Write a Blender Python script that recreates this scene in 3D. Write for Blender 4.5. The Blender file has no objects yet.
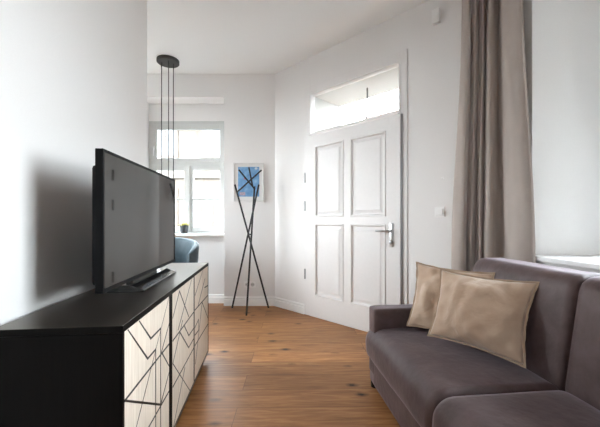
import bpy, bmesh, math, random
from mathutils import Vector, Matrix, noise
random.seed(7)
PI = math.pi
C = bpy.context.scene.collection
S = bpy.context.scene

# ------------------------------------------------------------------ materials
def new_mat(name):
    m = bpy.data.materials.new(name); m.use_nodes = True
    nt = m.node_tree; b = nt.nodes['Principled BSDF']
    return m, nt, b

def ramp(nt, stops):
    r = nt.nodes.new('ShaderNodeValToRGB')
    e = r.color_ramp.elements
    while len(e) < len(stops): e.new(0.5)
    for k, (p, c) in enumerate(stops):
        e[k].position = p; e[k].color = (*c, 1)
    return r

def simple(name, col, rough=0.5, metal=0.0, bump=0.0, scale=60, var=0.06, sheen=0.0, spec=0.5, coat=0.0):
    """noise-varied procedural material"""
    m, nt, b = new_mat(name)
    tc = nt.nodes.new('ShaderNodeTexCoord')
    n = nt.nodes.new('ShaderNodeTexNoise'); n.inputs['Scale'].default_value = scale; n.inputs['Detail'].default_value = 4
    nt.links.new(tc.outputs['Object'], n.inputs['Vector'])
    lo = tuple(max(0, c*(1-var)) for c in col); hi = tuple(min(1, c*(1+var)) for c in col)
    r = ramp(nt, [(0.3, lo), (0.7, hi)])
    nt.links.new(n.outputs['Fac'], r.inputs['Fac'])
    nt.links.new(r.outputs['Color'], b.inputs['Base Color'])
    b.inputs['Roughness'].default_value = rough
    b.inputs['Metallic'].default_value = metal
    b.inputs['Specular IOR Level'].default_value = spec
    if sheen:
        b.inputs['Sheen Weight'].default_value = sheen
        b.inputs['Sheen Roughness'].default_value = 0.4
    if coat: b.inputs['Coat Weight'].default_value = coat
    if bump:
        bp = nt.nodes.new('ShaderNodeBump'); bp.inputs['Strength'].default_value = bump; bp.inputs['Distance'].default_value = 0.004
        nt.links.new(n.outputs['Fac'], bp.inputs['Height'])
        nt.links.new(bp.outputs['Normal'], b.inputs['Normal'])
    return m

def glass_mat():
    m = bpy.data.materials.new('window_glass'); m.use_nodes = True
    nt = m.node_tree; nt.nodes.clear()
    out = nt.nodes.new('ShaderNodeOutputMaterial')
    mix = nt.nodes.new('ShaderNodeMixShader')
    tr = nt.nodes.new('ShaderNodeBsdfTransparent'); tr.inputs['Color'].default_value = (0.97, 0.985, 0.98, 1)
    gl = nt.nodes.new('ShaderNodeBsdfGlossy'); gl.inputs['Roughness'].default_value = 0.02
    fr = nt.nodes.new('ShaderNodeFresnel'); fr.inputs['IOR'].default_value = 1.45
    ge = nt.nodes.new('ShaderNodeNewGeometry'); mx = nt.nodes.new('ShaderNodeMapRange')   # same thin-pane reflectance from both faces
    mx.inputs['To Min'].default_value = 1.45; mx.inputs['To Max'].default_value = 1/1.45
    nt.links.new(ge.outputs['Backfacing'], mx.inputs['Value']); nt.links.new(mx.outputs[0], fr.inputs['IOR'])
    nt.links.new(fr.outputs[0], mix.inputs[0]); nt.links.new(tr.outputs[0], mix.inputs[1]); nt.links.new(gl.outputs[0], mix.inputs[2])
    nt.links.new(mix.outputs[0], out.inputs['Surface'])
    return m

def wood_floor():
    m, nt, b = new_mat('oak_floor')
    tc = nt.nodes.new('ShaderNodeTexCoord')
    mp = nt.nodes.new('ShaderNodeMapping'); mp.inputs['Location'].default_value = (0.35, 0.083, 0)
    mp.inputs['Rotation'].default_value = (0, 0, math.radians(-1.0))
    nt.links.new(tc.outputs['Object'], mp.inputs['Vector'])
    br = nt.nodes.new('ShaderNodeTexBrick')
    br.offset = 0.37; br.offset_frequency = 2; br.squash = 1.0
    br.inputs['Scale'].default_value = 1.0
    br.inputs['Brick Width'].default_value = 1.55; br.inputs['Row Height'].default_value = 0.205
    br.inputs['Mortar Size'].default_value = 0.0018; br.inputs['Mortar Smooth'].default_value = 0.0
    br.inputs['Bias'].default_value = 0.0
    br.inputs['Color1'].default_value = (0, 0, 0, 1); br.inputs['Color2'].default_value = (1, 1, 1, 1)
    br.inputs['Mortar'].default_value = (0.5, 0.5, 0.5, 1)
    nt.links.new(mp.outputs[0], br.inputs['Vector'])
    # per-plank offset so that the grain does not run through the seams
    sep = nt.nodes.new('ShaderNodeVectorMath'); sep.operation = 'MULTIPLY_ADD'
    sep.inputs[1].default_value = (7.3, 3.1, 5.0)
    nt.links.new(br.outputs['Color'], sep.inputs[0]); nt.links.new(mp.outputs[0], sep.inputs[2])
    st = nt.nodes.new('ShaderNodeMapping'); st.inputs['Scale'].default_value = (1.3, 13, 1)
    nt.links.new(sep.outputs[0], st.inputs['Vector'])
    gr = nt.nodes.new('ShaderNodeTexNoise'); gr.inputs['Scale'].default_value = 2.4; gr.inputs['Detail'].default_value = 9; gr.inputs['Roughness'].default_value = 0.62
    gr.inputs['Distortion'].default_value = 0.7
    nt.links.new(st.outputs[0], gr.inputs['Vector'])
    r1 = ramp(nt, [(0.28, FLOOR_LO), (0.5, FLOOR_MID), (0.72, FLOOR_HI)])
    nt.links.new(gr.outputs['Fac'], r1.inputs['Fac'])
    # plank tone
    hs = nt.nodes.new('ShaderNodeHueSaturation')
    mr = nt.nodes.new('ShaderNodeMapRange'); mr.inputs['To Min'].default_value = 0.82; mr.inputs['To Max'].default_value = 1.16
    nt.links.new(br.outputs['Color'], mr.inputs['Value']); nt.links.new(mr.outputs[0], hs.inputs['Value'])
    nt.links.new(r1.outputs['Color'], hs.inputs['Color'])
    # knots
    km = nt.nodes.new('ShaderNodeMapping'); km.inputs['Scale'].default_value = (3.2, 5.6, 1)
    nt.links.new(sep.outputs[0], km.inputs['Vector'])
    vo = nt.nodes.new('ShaderNodeTexVoronoi'); vo.inputs['Scale'].default_value = 1.0; vo.inputs['Randomness'].default_value = 1.0
    nt.links.new(km.outputs[0], vo.inputs['Vector'])
    n2 = nt.nodes.new('ShaderNodeTexNoise'); n2.inputs['Scale'].default_value = 25; n2.inputs['Detail'].default_value = 3
    nt.links.new(tc.outputs['Object'], n2.inputs['Vector'])
    ad = nt.nodes.new('ShaderNodeMath'); ad.operation = 'MULTIPLY_ADD'; ad.inputs[1].default_value = 0.10
    nt.links.new(n2.outputs['Fac'], ad.inputs[0]); nt.links.new(vo.outputs['Distance'], ad.inputs[2])
    rk = ramp(nt, [(0.10, (1, 1, 1)), (0.145, (0.55, 0.55, 0.55)), (0.24, (0.0, 0.0, 0.0))])
    nt.links.new(ad.outputs[0], rk.inputs['Fac'])
    # only some cells hold a knot
    gt = nt.nodes.new('ShaderNodeMath'); gt.operation = 'GREATER_THAN'; gt.inputs[1].default_value = 0.08
    sx = nt.nodes.new('ShaderNodeSeparateColor'); nt.links.new(vo.outputs['Color'], sx.inputs[0])
    nt.links.new(sx.outputs[0], gt.inputs[0])
    mu = nt.nodes.new('ShaderNodeMath'); mu.operation = 'MULTIPLY'
    nt.links.new(rk.outputs['Color'], mu.inputs[0]); nt.links.new(gt.outputs[0], mu.inputs[1])
    mk = nt.nodes.new('ShaderNodeMix'); mk.data_type = 'RGBA'
    mk.inputs['B'].default_value = (0.03, 0.011, 0.005, 1)
    nt.links.new(mu.outputs[0], mk.inputs['Factor']); nt.links.new(hs.outputs['Color'], mk.inputs['A'])
    # seams
    ms = nt.nodes.new('ShaderNodeMix'); ms.data_type = 'RGBA'; ms.inputs['B'].default_value = (0.10, 0.045, 0.02, 1)
    mf = nt.nodes.new('ShaderNodeMath'); mf.operation = 'MULTIPLY'; mf.inputs[1].default_value = 0.75
    nt.links.new(br.outputs['Fac'], mf.inputs[0]); nt.links.new(mf.outputs[0], ms.inputs['Factor'])
    nt.links.new(mk.outputs['Result'], ms.inputs['A'])
    nt.links.new(ms.outputs['Result'], b.inputs['Base Color'])
    rr = nt.nodes.new('ShaderNodeMapRange'); rr.inputs['To Min'].default_value = 0.30; rr.inputs['To Max'].default_value = 0.48
    nt.links.new(gr.outputs['Fac'], rr.inputs['Value']); nt.links.new(rr.outputs[0], b.inputs['Roughness'])
    b.inputs['Specular IOR Level'].default_value = 0.2
    bp = nt.nodes.new('ShaderNodeBump'); bp.inputs['Strength'].default_value = 0.12; bp.inputs['Distance'].default_value = 0.003
    nt.links.new(gr.outputs['Fac'], bp.inputs['Height']); nt.links.new(bp.outputs['Normal'], b.inputs['Normal'])
    return m

def grain_mat(name, lo, hi, axis_scale, rough=0.5, spec=0.5, bump=0.05):
    m, nt, b = new_mat(name)
    tc = nt.nodes.new('ShaderNodeTexCoord')
    mp = nt.nodes.new('ShaderNodeMapping'); mp.inputs['Scale'].default_value = axis_scale
    nt.links.new(tc.outputs['Object'], mp.inputs['Vector'])
    n = nt.nodes.new('ShaderNodeTexNoise'); n.inputs['Scale'].default_value = 3; n.inputs['Detail'].default_value = 8; n.inputs['Roughness'].default_value = 0.65
    nt.links.new(mp.outputs[0], n.inputs['Vector'])
    r = ramp(nt, [(0.3, lo), (0.7, hi)])
    nt.links.new(n.outputs['Fac'], r.inputs['Fac']); nt.links.new(r.outputs['Color'], b.inputs['Base Color'])
    b.inputs['Roughness'].default_value = rough; b.inputs['Specular IOR Level'].default_value = spec
    bp = nt.nodes.new('ShaderNodeBump'); bp.inputs['Strength'].default_value = bump; bp.inputs['Distance'].default_value = 0.002
    nt.links.new(n.outputs['Fac'], bp.inputs['Height']); nt.links.new(bp.outputs['Normal'], b.inputs['Normal'])
    return m

def velvet_mat(name, lo, hi, sheen=0.55, tint=(0.8, 0.72, 0.8)):
    """brushed velvet: nap direction varies in soft patches"""
    m, nt, b = new_mat(name)
    tc = nt.nodes.new('ShaderNodeTexCoord')
    n = nt.nodes.new('ShaderNodeTexNoise'); n.inputs['Scale'].default_value = 7; n.inputs['Detail'].default_value = 6; n.inputs['Roughness'].default_value = 0.6
    n.inputs['Distortion'].default_value = 0.3
    nt.links.new(tc.outputs['Object'], n.inputs['Vector'])
    r = ramp(nt, [(0.3, lo), (0.7, hi)])
    nt.links.new(n.outputs['Fac'], r.inputs['Fac']); nt.links.new(r.outputs['Color'], b.inputs['Base Color'])
    b.inputs['Roughness'].default_value = 0.56; b.inputs['Specular IOR Level'].default_value = 0.42
    b.inputs['Sheen Weight'].default_value = sheen; b.inputs['Sheen Roughness'].default_value = 0.35
    b.inputs['Sheen Tint'].default_value = (*tint, 1)
    n2 = nt.nodes.new('ShaderNodeTexNoise'); n2.inputs['Scale'].default_value = 30; n2.inputs['Detail'].default_value = 5
    nt.links.new(tc.outputs['Object'], n2.inputs['Vector'])
    bp = nt.nodes.new('ShaderNodeBump'); bp.inputs['Strength'].default_value = 0.35; bp.inputs['Distance'].default_value = 0.006
    nt.links.new(n2.outputs['Fac'], bp.inputs['Height']); nt.links.new(bp.outputs['Normal'], b.inputs['Normal'])
    return m

def weave_mat(name, lo, hi, scale=260, sheen=0.3, rough=0.8):
    m, nt, b = new_mat(name)
    tc = nt.nodes.new('ShaderNodeTexCoord')
    w = nt.nodes.new('ShaderNodeTexWave'); w.inputs['Scale'].default_value = scale; w.bands_direction = 'Z'
    w.inputs['Distortion'].default_value = 2.0; w.inputs['Detail'].default_value = 2
    n = nt.nodes.new('ShaderNodeTexNoise'); n.inputs['Scale'].default_value = 9; n.inputs['Detail'].default_value = 5
    nt.links.new(tc.outputs['Object'], w.inputs['Vector']); nt.links.new(tc.outputs['Object'], n.inputs['Vector'])
    r = ramp(nt, [(0.3, lo), (0.7, hi)])
    nt.links.new(n.outputs['Fac'], r.inputs['Fac']); nt.links.new(r.outputs['Color'], b.inputs['Base Color'])
    b.inputs['Roughness'].default_value = rough; b.inputs['Sheen Weight'].default_value = sheen
    b.inputs['Specular IOR Level'].default_value = 0.25
    bp = nt.nodes.new('ShaderNodeBump'); bp.inputs['Strength'].default_value = 0.1; bp.inputs['Distance'].default_value = 0.001
    nt.links.new(w.outputs['Fac'], bp.inputs['Height']); nt.links.new(bp.outputs['Normal'], b.inputs['Normal'])
    return m

def print_mat():
    """abstract blue print with pale patches and a red dot"""
    m, nt, b = new_mat('blue_print')
    tc = nt.nodes.new('ShaderNodeTexCoord')
    n = nt.nodes.new('ShaderNodeTexNoise'); n.inputs['Scale'].default_value = 16; n.inputs['Detail'].default_value = 5
    nt.links.new(tc.outputs['Object'], n.inputs['Vector'])
    r = ramp(nt, [(0.35, (0.12, 0.27, 0.50)), (0.55, (0.17, 0.36, 0.60)), (0.72, (0.30, 0.48, 0.68))])
    nt.links.new(n.outputs['Fac'], r.inputs['Fac'])
    nt.links.new(r.outputs['Color'], b.inputs['Base Color']); b.inputs['Roughness'].default_value = 0.5
    return m

def facade_mat():
    m, nt, b = new_mat('street_facade')
    tc = nt.nodes.new('ShaderNodeTexCoord')
    n = nt.nodes.new('ShaderNodeTexNoise'); n.inputs['Scale'].default_value = 0.9; n.inputs['Detail'].default_value = 5
    nt.links.new(tc.outputs['Object'], n.inputs['Vector'])
    r = ramp(nt, [(0.35, (0.078, 0.062, 0.048)), (0.65, (0.098, 0.085, 0.072))])
    nt.links.new(n.outputs['Fac'], r.inputs['Fac']); nt.links.new(r.outputs['Color'], b.inputs['Base Color'])
    b.inputs['Roughness'].default_value = 0.9
    return m

FLOOR_LO, FLOOR_MID, FLOOR_HI = (0.225, 0.092, 0.034), (0.375, 0.168, 0.062), (0.530, 0.272, 0.112)
M = {}
M['wall'] = simple('wall_paint', (0.795, 0.778, 0.766), 0.75, bump=0.03, scale=180, var=0.012, spec=0.3)
M['ceiling'] = simple('ceiling_paint', (0.80, 0.79, 0.775), 0.8, bump=0.03, scale=180, var=0.012, spec=0.25)
M['trim'] = simple('white_gloss_trim', (0.88, 0.875, 0.865), 0.4, scale=40, var=0.01)
M['doorw'] = simple('white_door_lacquer', (0.775, 0.755, 0.745), 0.42, scale=30, var=0.012)
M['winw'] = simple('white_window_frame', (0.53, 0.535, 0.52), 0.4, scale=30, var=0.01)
M['glass'] = glass_mat()
M['floor'] = wood_floor()
M['black_wood'] = grain_mat('black_stained_wood', (0.004, 0.0035, 0.003), (0.010, 0.008, 0.007), (30, 2.0, 30), rough=0.32, spec=1.0, bump=0.015)
M['black_wood'].node_tree.nodes['Principled BSDF'].inputs['Specular Tint'].default_value = (1.0, 0.80, 0.62, 1)
M['black_side'] = grain_mat('black_stained_side', (0.003, 0.0025, 0.0025), (0.006, 0.005, 0.0045), (30, 30, 2.0), rough=0.55, spec=0.07, bump=0.01)
M['pale_wood'] = grain_mat('limed_oak', (0.62, 0.53, 0.44), (0.80, 0.72, 0.62), (30, 24, 1.6), rough=0.5, spec=0.3)
M['inlay'] = simple('black_inlay', (0.01, 0.009, 0.009), 0.5)
M['black_plastic'] = simple('black_plastic', (0.006, 0.006, 0.007), 0.45, scale=120, spec=0.10)
M['screen'] = simple('dark_screen', (0.010, 0.008, 0.006), 0.035, scale=5, var=0.02, spec=0.40)
M['stand'] = simple('glossy_stand', (0.012, 0.012, 0.013), 0.12, scale=50, spec=0.9)
M['black_metal'] = simple('black_powder_metal', (0.012, 0.012, 0.013), 0.5, scale=150)
M['lacq'] = simple('dark_canopy_metal', (0.022, 0.021, 0.022), 0.55, scale=150)
M['steel'] = simple('satin_steel', (0.62, 0.62, 0.63), 0.28, metal=1.0, scale=90, var=0.04)
M['hinge'] = simple('grey_hinge_metal', (0.33, 0.33, 0.33), 0.4, metal=1.0, scale=90)
M['white_plastic'] = simple('white_plastic', (0.86, 0.85, 0.84), 0.35, scale=60, var=0.01)
M['grey_plastic'] = simple('pale_grey_plastic', (0.55, 0.54, 0.53), 0.4, scale=60, var=0.02)
M['dark_hole'] = simple('socket_hole', (0.05, 0.05, 0.05), 0.6)
M['sofa'] = velvet_mat('mauve_grey_velvet', (0.056, 0.032, 0.030), (0.118, 0.076, 0.075), 0.5)
def crease(m, scale, strength, dist):
    nt = m.node_tree; b = nt.nodes['Principled BSDF']; old = b.inputs['Normal'].links[0].from_socket
    tc = nt.nodes.new('ShaderNodeTexCoord'); n = nt.nodes.new('ShaderNodeTexNoise')
    n.inputs['Scale'].default_value = scale; n.inputs['Detail'].default_value = 3; n.inputs['Distortion'].default_value = 0.5
    bp = nt.nodes.new('ShaderNodeBump'); bp.inputs['Strength'].default_value = strength; bp.inputs['Distance'].default_value = dist
    nt.links.new(tc.outputs['Object'], n.inputs['Vector']); nt.links.new(n.outputs['Fac'], bp.inputs['Height'])
    nt.links.new(old, bp.inputs['Normal']); nt.links.new(bp.outputs['Normal'], b.inputs['Normal'])
crease(M['sofa'], 4, 0.12, 0.02)
M['pillow'] = weave_mat('beige_cotton', (0.44, 0.305, 0.215), (0.52, 0.38, 0.28), 220, 0.35, 0.6)
crease(M['pillow'], 8, 0.5, 0.03)
M['pillow_edge'] = weave_mat('tan_flange', (0.31, 0.215, 0.145), (0.42, 0.305, 0.22), 220, 0.2)
M['curtain'] = weave_mat('taupe_linen', (0.39, 0.335, 0.30), (0.415, 0.355, 0.32), 300, 0.25, 0.75)
M['blue'] = velvet_mat('petrol_blue_velvet', (0.032, 0.056, 0.072), (0.062, 0.095, 0.115), 0.4, (0.7, 0.85, 0.9))
M['leg_wood'] = grain_mat('dark_leg_wood', (0.03, 0.016, 0.01), (0.07, 0.04, 0.022), (30, 30, 2))
M['frame'] = simple('white_picture_frame', (0.70, 0.69, 0.675), 0.5, scale=70)
M['mat_board'] = simple('white_mount', (0.74, 0.73, 0.715), 0.8, scale=120, var=0.01)
M['print'] = print_mat()
M['red'] = simple('red_print_ink', (0.55, 0.09, 0.12), 0.6)
M['pink'] = simple('pinkish_print_ink', (0.42, 0.33, 0.40), 0.6, scale=90, var=0.25)
M['palep'] = simple('pale_print_ink', (0.60, 0.66, 0.72), 0.6, scale=90, var=0.1)
M['pot'] = simple('dark_grey_pot', (0.055, 0.06, 0.065), 0.6, scale=70)
M['soil'] = simple('potting_soil', (0.03, 0.02, 0.012), 0.9, bump=0.5, scale=200)
M['flower'] = simple('yellow_green_leaf', (0.50, 0.46, 0.06), 0.6, scale=90, var=0.25)
M['facade'] = facade_mat()
M['brown'] = simple('brown_window_wood', (0.055, 0.036, 0.025), 0.6, scale=20, var=0.15)
M['pane_dark'] = simple('street_window_pane', (0.07, 0.072, 0.075), 0.3, scale=3, var=0.1)
M['red_roof'] = simple('red_roof_tile', (0.085, 0.04, 0.03), 0.8, scale=8, var=0.2)
M['paving'] = simple('grey_paving', (0.03, 0.03, 0.029), 0.9, scale=4, var=0.1)
M['render'] = simple('dimmed_porch_grey', (0.46, 0.45, 0.43), 0.9, bump=0.2, scale=150, var=0.05)  # grey picked to tone down the overlit porch
M['rail'] = simple('railing_iron', (0.05, 0.05, 0.055), 0.6)

# ------------------------------------------------------------------ mesh helpers
def bm_new(): return bmesh.new()

def quad_box(bm, x0, x1, y0, y1, z0, z1, mtx=None, bevel=0.0, seg=2):
    r = bmesh.ops.create_cube(bm, size=1.0)
    vs = r['verts']
    for v in vs:
        v.co = Vector(((x0+x1)/2 + v.co.x*(x1-x0), (y0+y1)/2 + v.co.y*(y1-y0), (z0+z1)/2 + v.co.z*(z1-z0)))
    if bevel > 0:
        es = list({e for v in vs for e in v.link_edges})
        bv = bmesh.ops.bevel(bm, geom=es, offset=bevel, segments=seg, profile=0.5, affect='EDGES')
        vs = list({v for f in bv['faces'] for v in f.verts} | {v for v in vs if v.is_valid})
    if mtx is not None:
        for v in vs: v.co = mtx @ v.co
    return vs

def prism(bm, pts, z0, z1):
    """closed polygon in plan, extruded"""
    lo = [bm.verts.new((x, y, z0)) for x, y in pts]
    hi = [bm.verts.new((x, y, z1)) for x, y in pts]
    n = len(pts)
    bm.faces.new(lo[::-1]); bm.faces.new(hi)
    for i in range(n):
        bm.faces.new((lo[i], lo[(i+1) % n], hi[(i+1) % n], hi[i]))

def extrude_profile(bm, prof, p0, p1, up=Vector((0, 0, 1)), side=None):
    """profile (a,b) swept straight from p0 to p1; a along side, b along up"""
    p0 = Vector(p0); p1 = Vector(p1)
    d = (p1-p0).normalized()
    sd = side if side is not None else d.cross(up).normalized()
    A = [bm.verts.new(p0 + sd*a + up*b) for a, b in prof]
    B = [bm.verts.new(p1 + sd*a + up*b) for a, b in prof]
    n = len(prof)
    bm.faces.new(A); bm.faces.new(B[::-1])
    for i in range(n):
        bm.faces.new((A[i], B[i], B[(i+1) % n], A[(i+1) % n]))

def tube(bm, pts, rad, seg=10, cap=True):
    pts = [Vector(p) for p in pts]
    rads = rad if isinstance(rad, (list, tuple)) else [rad]*len(pts)
    rings = []
    ref = None
    for i, p in enumerate(pts):
        if i == 0: d = pts[1]-pts[0]
        elif i == len(pts)-1: d = pts[-1]-pts[-2]
        else: d = pts[i+1]-pts[i-1]
        d.normalize()
        if ref is None: ref = Vector((0, 0, 1)) if abs(d.z) < 0.9 else Vector((1, 0, 0))
        a = d.cross(ref).normalized(); b = a.cross(d).normalized(); ref = b
        rings.append([bm.verts.new(p + (a*math.cos(2*PI*k/seg) + b*math.sin(2*PI*k/seg))*rads[i]) for k in range(seg)])
    for i in range(len(rings)-1):
        for k in range(seg):
            bm.faces.new((rings[i][k], rings[i][(k+1) % seg], rings[i+1][(k+1) % seg], rings[i+1][k]))
    if cap:
        bm.faces.new(rings[0][::-1]); bm.faces.new(rings[-1])

def lathe(bm, prof, seg=32, center=(0, 0, 0), squash=(1, 1)):
    """prof: (r, z) from bottom to top; r = 0 closes"""
    cx, cy, cz = center
    rings = []
    for r, z in prof:
        if r <= 1e-6:
            rings.append([bm.verts.new((cx, cy, cz+z))])
        else:
            rings.append([bm.verts.new((cx + r*squash[0]*math.cos(2*PI*k/seg), cy + r*squash[1]*math.sin(2*PI*k/seg), cz+z)) for k in range(seg)])
    for a, b in zip(rings[:-1], rings[1:]):
        for k in range(seg):
            k2 = (k+1) % seg
            if len(a) == 1 and len(b) == 1: continue
            if len(a) == 1: bm.faces.new((a[0], b[k], b[k2]))
            elif len(b) == 1: bm.faces.new((a[k], b[0], a[k2])[::-1])
            else: bm.faces.new((a[k], a[k2], b[k2], b[k]))

def soft_box(bm, x0, x1, y0, y1, z0, z1, r, n=14, fn=None):
    """rounded, subdivided box; fn(p, c, h) moves vertices afterwards"""
    t = bmesh.new()
    bmesh.ops.create_cube(t, size=2.0)
    bmesh.ops.subdivide_edges(t, edges=t.edges[:], cuts=n, use_grid_fill=True)
    c = Vector(((x0+x1)/2, (y0+y1)/2, (z0+z1)/2)); h = Vector(((x1-x0)/2, (y1-y0)/2, (z1-z0)/2))
    if not isinstance(r, (tuple, list)): r = (r, r, r)
    for v in t.verts:
        q = Vector()
        # concentrate the grid lines near the edges so that the rounding is smooth
        for i in range(3):
            s = v.co[i]; q[i] = math.sin(s*PI/2)*0.6 + s*0.4
        p = Vector((q.x*h.x, q.y*h.y, q.z*h.z))
        inner = Vector([max(-(h[i]-r[i]), min(h[i]-r[i], p[i])) for i in range(3)])
        d = p-inner
        e = Vector([d[i]/r[i] for i in range(3)])
        if e.length > 1e-6:
            m = max(abs(e.x), abs(e.y), abs(e.z))
            e = e.normalized()*min(1.0, m)
        p = inner + Vector([e[i]*r[i] for i in range(3)])
        if fn: p = fn(p, h)
        v.co = c+p
    me = bpy.data.meshes.new('tmp'); t.to_mesh(me); t.free()
    bm.from_mesh(me); bpy.data.meshes.remove(me)

def obj(name, bm, mat, parent=None, smooth=None, loc=(0, 0, 0), rot=None, bevel=None, subsurf=0, solid=None):
    bmesh.ops.recalc_face_normals(bm, faces=bm.faces[:])
    me = bpy.data.meshes.new(name); bm.to_mesh(me); bm.free()
    o = bpy.data.objects.new(name, me); C.objects.link(o)
    for m in (mat if isinstance(mat, list) else [mat]): me.materials.append(m)
    o.location = loc
    if rot: o.rotation_euler = rot
    if parent: o.parent = parent
    if solid:
        md = o.modifiers.new('Solidify', 'SOLIDIFY'); md.thickness = solid; md.offset = 0
    if bevel:
        md = o.modifiers.new('Bevel', 'BEVEL'); md.width = bevel; md.segments = 2; md.limit_method = 'ANGLE'; md.angle_limit = math.radians(40)
    if subsurf:
        md = o.modifiers.new('Subsurf', 'SUBSURF'); md.levels = subsurf; md.render_levels = subsurf
    if smooth is not None:
        for p in me.polygons: p.use_smooth = True
        if smooth < 180: me.set_sharp_from_angle(angle=math.radians(smooth))
    return o

def tag(o, label, cat, group=None):
    o['label'] = label; o['category'] = cat
    if group: o['group'] = group
    return o

def thing(name, label, cat, loc=(0, 0, 0), rz=0.0, group=None):
    o = bpy.data.objects.new(name, None); C.objects.link(o)
    o.location = loc; o.rotation_euler = (0, 0, rz); o.empty_display_size = 0.1
    return tag(o, label, cat, group)

def struct(name, bm, mat, label=None, **k):
    o = obj(name, bm, mat, **k); o['kind'] = 'structure'
    if label: o['label'] = label
    return o

def struct_empty(name, loc=(0, 0, 0), rz=0.0, label=None):
    o = bpy.data.objects.new(name, None); C.objects.link(o)
    o.location = loc; o.rotation_euler = (0, 0, rz); o['kind'] = 'structure'; o.empty_display_size = 0.1
    if label: o['label'] = label
    return o

# ------------------------------------------------------------------ the room (metres; camera at the origin, looking along +y)
H = 3.11
TH = 0.58                                  # outer wall thickness
def lx(y): return -0.9113 - 0.1*y          # left wall, seen face
def rx(y): return 1.80 - 0.1*y             # right wall
YB = -2.3                                  # wall behind the camera
CX, CY = -0.336, 4.30                      # corner far wall / door wall
D = Vector((0.7175, -0.6966, 0)).normalized()
N = Vector((0.6966, 0.7175, 0)).normalized()   # out of the room through the door
RZD = math.atan2(D.y, D.x)
SL = 2.634                                 # length of the door wall
EX, EY = CX + D.x*SL, CY + D.y*SL

b = bm_new()
prism(b, [(-3.45, YB-0.25), (2.8, YB-0.25), (2.8, 2.2), (CX+1.4, 4.9), (-3.45, 4.9)], -0.12, 0.0)
struct('floor', b, M['floor'])
b = bm_new()
prism(b, [(-3.5, YB-0.3), (2.8, YB-0.3), (2.8, 3.0), (0.6, 5.0), (-3.5, 5.0)], H, H+0.25)
struct('ceiling', b, M['ceiling'])

# left partition with the television, ending in a free corner
b = bm_new()
prism(b, [(lx(2.41), 2.41), (lx(YB), YB), (lx(YB)-0.2, YB), (lx(2.21)-0.2, 2.21), (-3.3, 2.21), (-3.3, 2.41)], 0, H)
struct('wall_left', b, M['wall'])
AY0, AY1, AZ0, AZ1 = 2.62, 3.95, 0.93, 2.80
b = bm_new()
for a in ((2.2, AY0, 0, H), (AY1, 4.88, 0, H), (AY0, AY1, 0, AZ0), (AY0, AY1, AZ1, H)):
    quad_box(b, -3.5, -3.3, a[0], a[1], a[2], a[3])
struct('wall_annex', b, M['wall'])
BX0, BX1, BZ0, BZ1 = 0.25, 0.85, 1.20, 2.60
b = bm_new()
for a in ((lx(YB)-0.2, BX0, 0, H), (BX1, rx(YB)+TH, 0, H), (BX0, BX1, 0, BZ0), (BX0, BX1, BZ1, H)):
    quad_box(b, a[0], a[1], YB-0.25, YB, a[2], a[3])
struct('wall_back', b, M['wall'])

# far wall with window 1
WX0, WX1, WZ0, WZ1 = -2.15, -1.02, 0.93, 2.80
YW = 4.55
b = bm_new()
quad_box(b, -3.3, WX0, CY, CY+TH, 0, H)
prism(b, [(WX1, CY), (CX, CY), (CX+N.x*TH, CY+N.y*TH), (CX+0.1, CY+TH), (WX1, CY+TH)], 0, H)
quad_box(b, WX0, WX1, CY+0.14, CY+TH, 0, WZ0)
quad_box(b, WX0, WX1, CY, CY+TH, WZ1, H)
quad_box(b, WX0, WX1, YW, CY+TH, 2.558, WZ1)
struct('wall_far', b, M['wall'])

# door wall (local frame: x along the wall, y out of the room)
DS0, DS1, DZ = 0.640, 1.800, 2.665
DF0, DF1, DFZ = 0.553, 1.871, 2.754        # visible frame
def wl(s, o): return (CX + D.x*s + N.x*o, CY + D.y*s + N.y*o)
b = bm_new()
m = Matrix.Translation((CX, CY, 0)) @ Matrix.Rotation(RZD, 4, 'Z')
quad_box(b, 0, DS0, 0, TH, 0, H, m)
quad_box(b, DS1, SL+0.1, 0, TH, 0, H, m)
quad_box(b, DS0, DS1, 0, TH, DZ, H, m)
struct('wall_door', b, M['wall'])
# added porch lining, grey in place of white to hold its brightness down
b = bm_new()
quad_box(b, DS0, DS0+0.012, 0.08, TH, 0, DZ, m); quad_box(b, DS1-0.012, DS1, 0.08, TH, 0, DZ, m)
quad_box(b, DS0+0.012, DS1-0.012, 0.08, TH, DZ-0.012, DZ, m)
struct('trim_1', b, M['render'], label='added lining of the porch outside the door, greyed to look less bright')

# right wall with the two window niches
def rp(y, o): return (rx(y)+o*0.995, y + o*0.0995)
NZ0, NZ1 = 0.88, 2.86
NICHES = ((0.62, 2.18),)
THR = 0.76
b = bm_new()
def rseg(y0, y1, z0, z1, o0=0.0, o1=THR):
    prism(b, [(rx(y0)+o0, y0), (rx(y0)+o1, y0), (rx(y1)+o1, y1), (rx(y1)+o0, y1)], z0, z1)
ys = [YB, NICHES[0][0], NICHES[0][1], EY+0.12]
for i in range(3):
    if i == 1:
        rseg(ys[i], ys[i+1], 0, NZ0); rseg(ys[i], ys[i+1], NZ1, H)
    else:
        rseg(ys[i], ys[i+1], 0, H)
struct('wall_right', b, M['wall'])

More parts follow.
